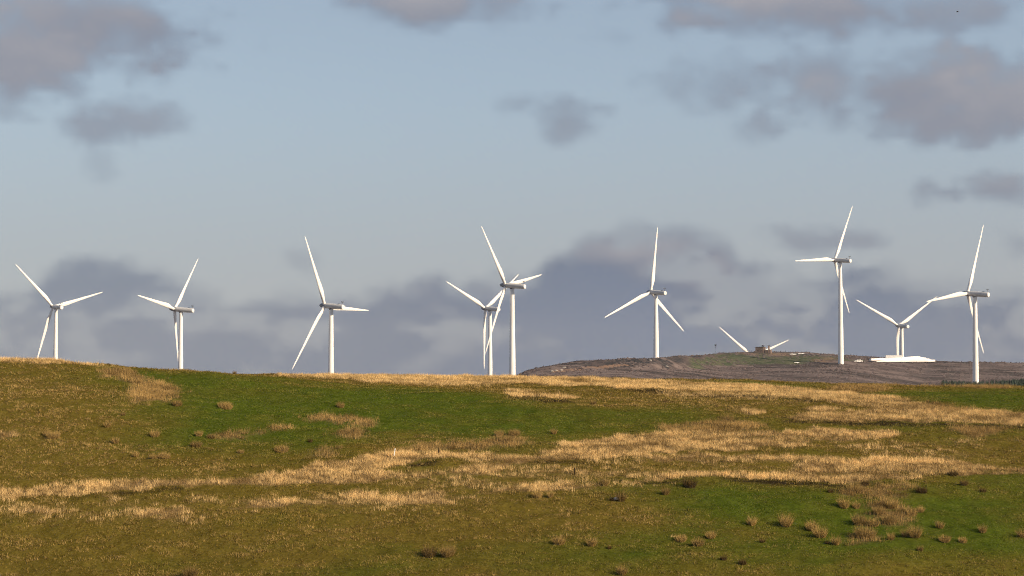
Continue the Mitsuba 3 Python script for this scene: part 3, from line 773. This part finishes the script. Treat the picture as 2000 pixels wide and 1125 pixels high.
for x0 in (W - 1.7, W - .7):
    part(key, 'chimney', mikit.ply(trimesh.util.concatenate([box((x0, 1.5, H + .285), (x0 + .55, 2.1, H + 1.15)), box((x0 - .1, 1.4, H + 1.15), (x0 + .65, 2.2, H + 1.35))]), 'dark_metal'), B)
part(key, 'doorway', mikit.ply(box((W + .003, .6, .4), (W + .03, 1.7, 2.6)), 'dark_opening'), B)
for x0 in (2.2, 4.4):
    part(key, 'window', mikit.ply(box((x0, -.03, 1.3), (x0 + .7, -.003, 2.2)), 'dark_opening'), B)
part(key, 'annexe', mikit.ply(box((W + .6, .8, 0), (W + 4.6, 3.6, H * .55)), 'brown_stone'), B)
key = thing('brick_pillar', 'dark square chimney pillar standing just right of the stone building', 'pillar')
pz = slope(675.0) * Yb
b0 = at(1502, 689, Yb - 3)
part(key, 'shaft', mikit.ply(box((b0[0] - .5, b0[1], zb), (b0[0] + .5, b0[1] + 1.0, pz - .35)), 'brown_stone'))
part(key, 'cap', mikit.ply(box((b0[0] - .62, b0[1] - .12, pz - .347), (b0[0] + .62, b0[1] + 1.12, pz)), 'dark_metal'))
# post and rail fences at its sides
for x0, x1, text in ((1512, 1536, 'thin grey post fence on the moor top to the right of the stone building'), (1455, 1472, 'thin grey post fence on the moor top to the left of the stone building')):
    key = thing('post_fence', text, 'fence')
    xs_ = np.arange(at(x0, 689, Yb)[0], at(x1, 689, Yb)[0], 1.5)
    zs_ = ground(xs_, np.full(len(xs_), Yb))
    for a, z0 in zip(xs_, zs_):
        part(key, 'post', mikit.ply(box((a - .07, Yb, z0 - .2), (a + .07, Yb + .12, z0 + 1.5)), 'slate_roof'))
    for hgt in (.6, 1.3):
        part(key, 'rail', mikit.ply(trimesh.util.concatenate([trimesh.creation.cylinder(.05, segment=[(xs_[i], Yb - .06, zs_[i] + hgt), (xs_[i + 1], Yb - .06, zs_[i + 1] + hgt)], sections=6) for i in range(len(xs_) - 1)]), 'slate_roof'))
# mast on the skyline
g = on_moor(1398, 693)
key = thing('measuring_mast', 'thin pole with dark box on top, on the moor skyline left of the building', 'mast')
ht = slope(672.5) * g[1] - g[2]
part(key, 'pole', mikit.ply(trimesh.creation.cylinder(.07, segment=[(g[0], g[1], g[2] - .3), (g[0], g[1], g[2] + ht)], sections=8), 'slate_roof'))
part(key, 'box', mikit.ply(box((g[0] - .55, g[1] - .4, g[2] + ht - 1.3), (g[0] + .45, g[1] + .4, g[2] + ht)), 'dark_metal'))
# white slabs on the hill below the building
for x0, x1, r0, text in ((1543, 1555, 693, 'long white sheet lying on the moor slope right of the stone building'), (1561, 1568, 691.5, 'short white sheet lying on the moor slope, farthest right of the building'), (1552, 1560, 709.5, 'small white sheet lying low on the moor, at the foot of the green slope')):
    a, c = on_moor(x0, r0), on_moor(x1, r0)
    key = thing('white_sheet', text, 'sheet')
    p = (a + c) / 2
    w = np.linalg.norm((c - a)[:2]) / 2
    m = trimesh.creation.box(extents=(2 * w, 1.6, .5)).subdivide().subdivide()
    m.vertices[:, 2] += (meshkit.noise(m.vertices * 1.3 + 5, 3) - .5) * .4
    m.apply_translation(p + np.array([0, 0, .35]))
    scene[key] = mikit.ply(m, 'white_paint', smooth=40)
# pale stones on the left shoulder
for i, (px, row) in enumerate(sorted([(1078, 726), (1096, 724), (1102, 719), (1302, 717), (1086, 725), (1270, 705)])):
    key = thing('pale_boulder', f'pale boulder, {ORDER[i]} of those on the dark left shoulder of the moor', 'boulder', 'pale boulders on the left shoulder of the moor')
    g = on_moor(px, row)
    m = trimesh.creation.icosphere(2, .8)
    m.vertices *= 1 + .5 * (meshkit.noise(m.vertices * 1.7 + i * 9, 2)[:, None] - .5)
    m.vertices *= [1.3, 1.0, .7]
    m.apply_translation(g + [0, 0, .2])
    scene[key] = mikit.ply(m, 'pale_stone', smooth=60)
scene['pale_stone'] = both({'type': 'diffuse', 'reflectance': mikit.proc(lambda p, n, uv: mikit.mix((.26, .24, .22), (.42, .40, .36), mikit.fbm(p.x * 4, p.y * 4, p.z * 4, 3)))})

# ------------------------------------------------------------------ small things on the hillside
g = on_ground(771, 893)
key = thing('marker_post', 'short white marker post leaning in the tan grass left of the middle', 'post')
m = trimesh.creation.cylinder(.04, height=.55, sections=10)
m.apply_transform(trimesh.transformations.rotation_matrix(.12, [0, 1, 0]))
m.apply_translation(g + [0, -.3, .38])
scene[key] = mikit.ply(m, 'white_paint', smooth=40)
scene['old_wood'] = diffuse(.05, .035, .02)
for px, row, text in ((857, 888, 'short dark wooden stake in the tan grass right of the white marker post'), (1122, 926, 'short dark wooden stake in olive grass below the tan band in the middle')):
    g = on_ground(px, row)
    key = thing('wooden_stake', text, 'stake')
    m = trimesh.creation.cylinder(.05, height=.5, sections=8)
    m.apply_translation(g + [0, -.2, .22])
    scene[key] = mikit.ply(m, 'old_wood', smooth=40)
g = on_ground(1203, 978)
key = thing('grey_boulder', 'grey boulder in the pasture beside a dark based tussock', 'boulder')
m = trimesh.creation.icosphere(3, .15)
m.vertices *= 1 + .5 * (meshkit.noise(m.vertices * 6 + 3, 2)[:, None] - .5)
m.vertices *= [1.25, 1, .9]
m.apply_translation(g + [.0, 0, .12])
scene[key] = mikit.ply(m, 'pale_stone', smooth=60)
key = thing('rush_tussock', 'tiny black tussock at the left side of the grey boulder', 'tussock')
scene[key] = tussock(1196, 979, 9, 8, 0)

# a bird high in the sky
key = thing('bird', 'small dark bird flying high in the sky at the upper right', 'bird')
o = at(1870, 23, 420)
scene['feathers'] = diffuse(.03, .03, .032)
ring8 = np.arange(10) * 2 * np.pi / 10
part(key, 'body', mikit.ply(loft([np.stack([np.full(10, o[0] + a), o[1] + r * np.cos(ring8), o[2] + r * np.sin(ring8)], 1) for a, r in ((-.24, .005), (-.2, .035), (-.12, .05), (-.05, .075), (.06, .08), (.16, .04), (.28, .03), (.3, .01))]), 'feathers', smooth=50))
for s in (-1, 1):
    wing = [np.stack([o[0] + cx + np.cos(ring8) * ch, np.full(10, o[1] + s * yy), o[2] + zz + np.sin(ring8) * .012], 1) for yy, cx, ch, zz in ((.04, .0, .11, .03), (.2, -.03, .10, .10), (.34, .02, .075, .08), (.48, .10, .015, .03))]
    part(key, 'wing', mikit.ply(loft(wing), 'feathers', smooth=50))

# ------------------------------------------------------------------ the air
scene['air'] = {'type': 'homogeneous', 'albedo': rgb(.90, .95, 1.0), 'sigma_t': {'type': 'rgb', 'value': [.00004, .00004, .00004]}}
scene['air_boundary'] = {'type': 'null'}
zmin, zmax = float(GZ.min()) - 1, 165.0
scene['haze'] = {'type': 'cube', 'to_world': T().translate([0, 2000, (zmin + zmax) / 2]).scale([4600, 3600, (zmax - zmin) / 2]), 'bsdf': {'type': 'ref', 'id': 'air_boundary'}, 'interior': {'type': 'ref', 'id': 'air'}}
labels['haze'] = {'label': 'thin bluish air between the camera and the distant moor', 'category': 'haze', 'kind': 'stuff'}
scene['camera']['medium'] = {'type': 'ref', 'id': 'air'}
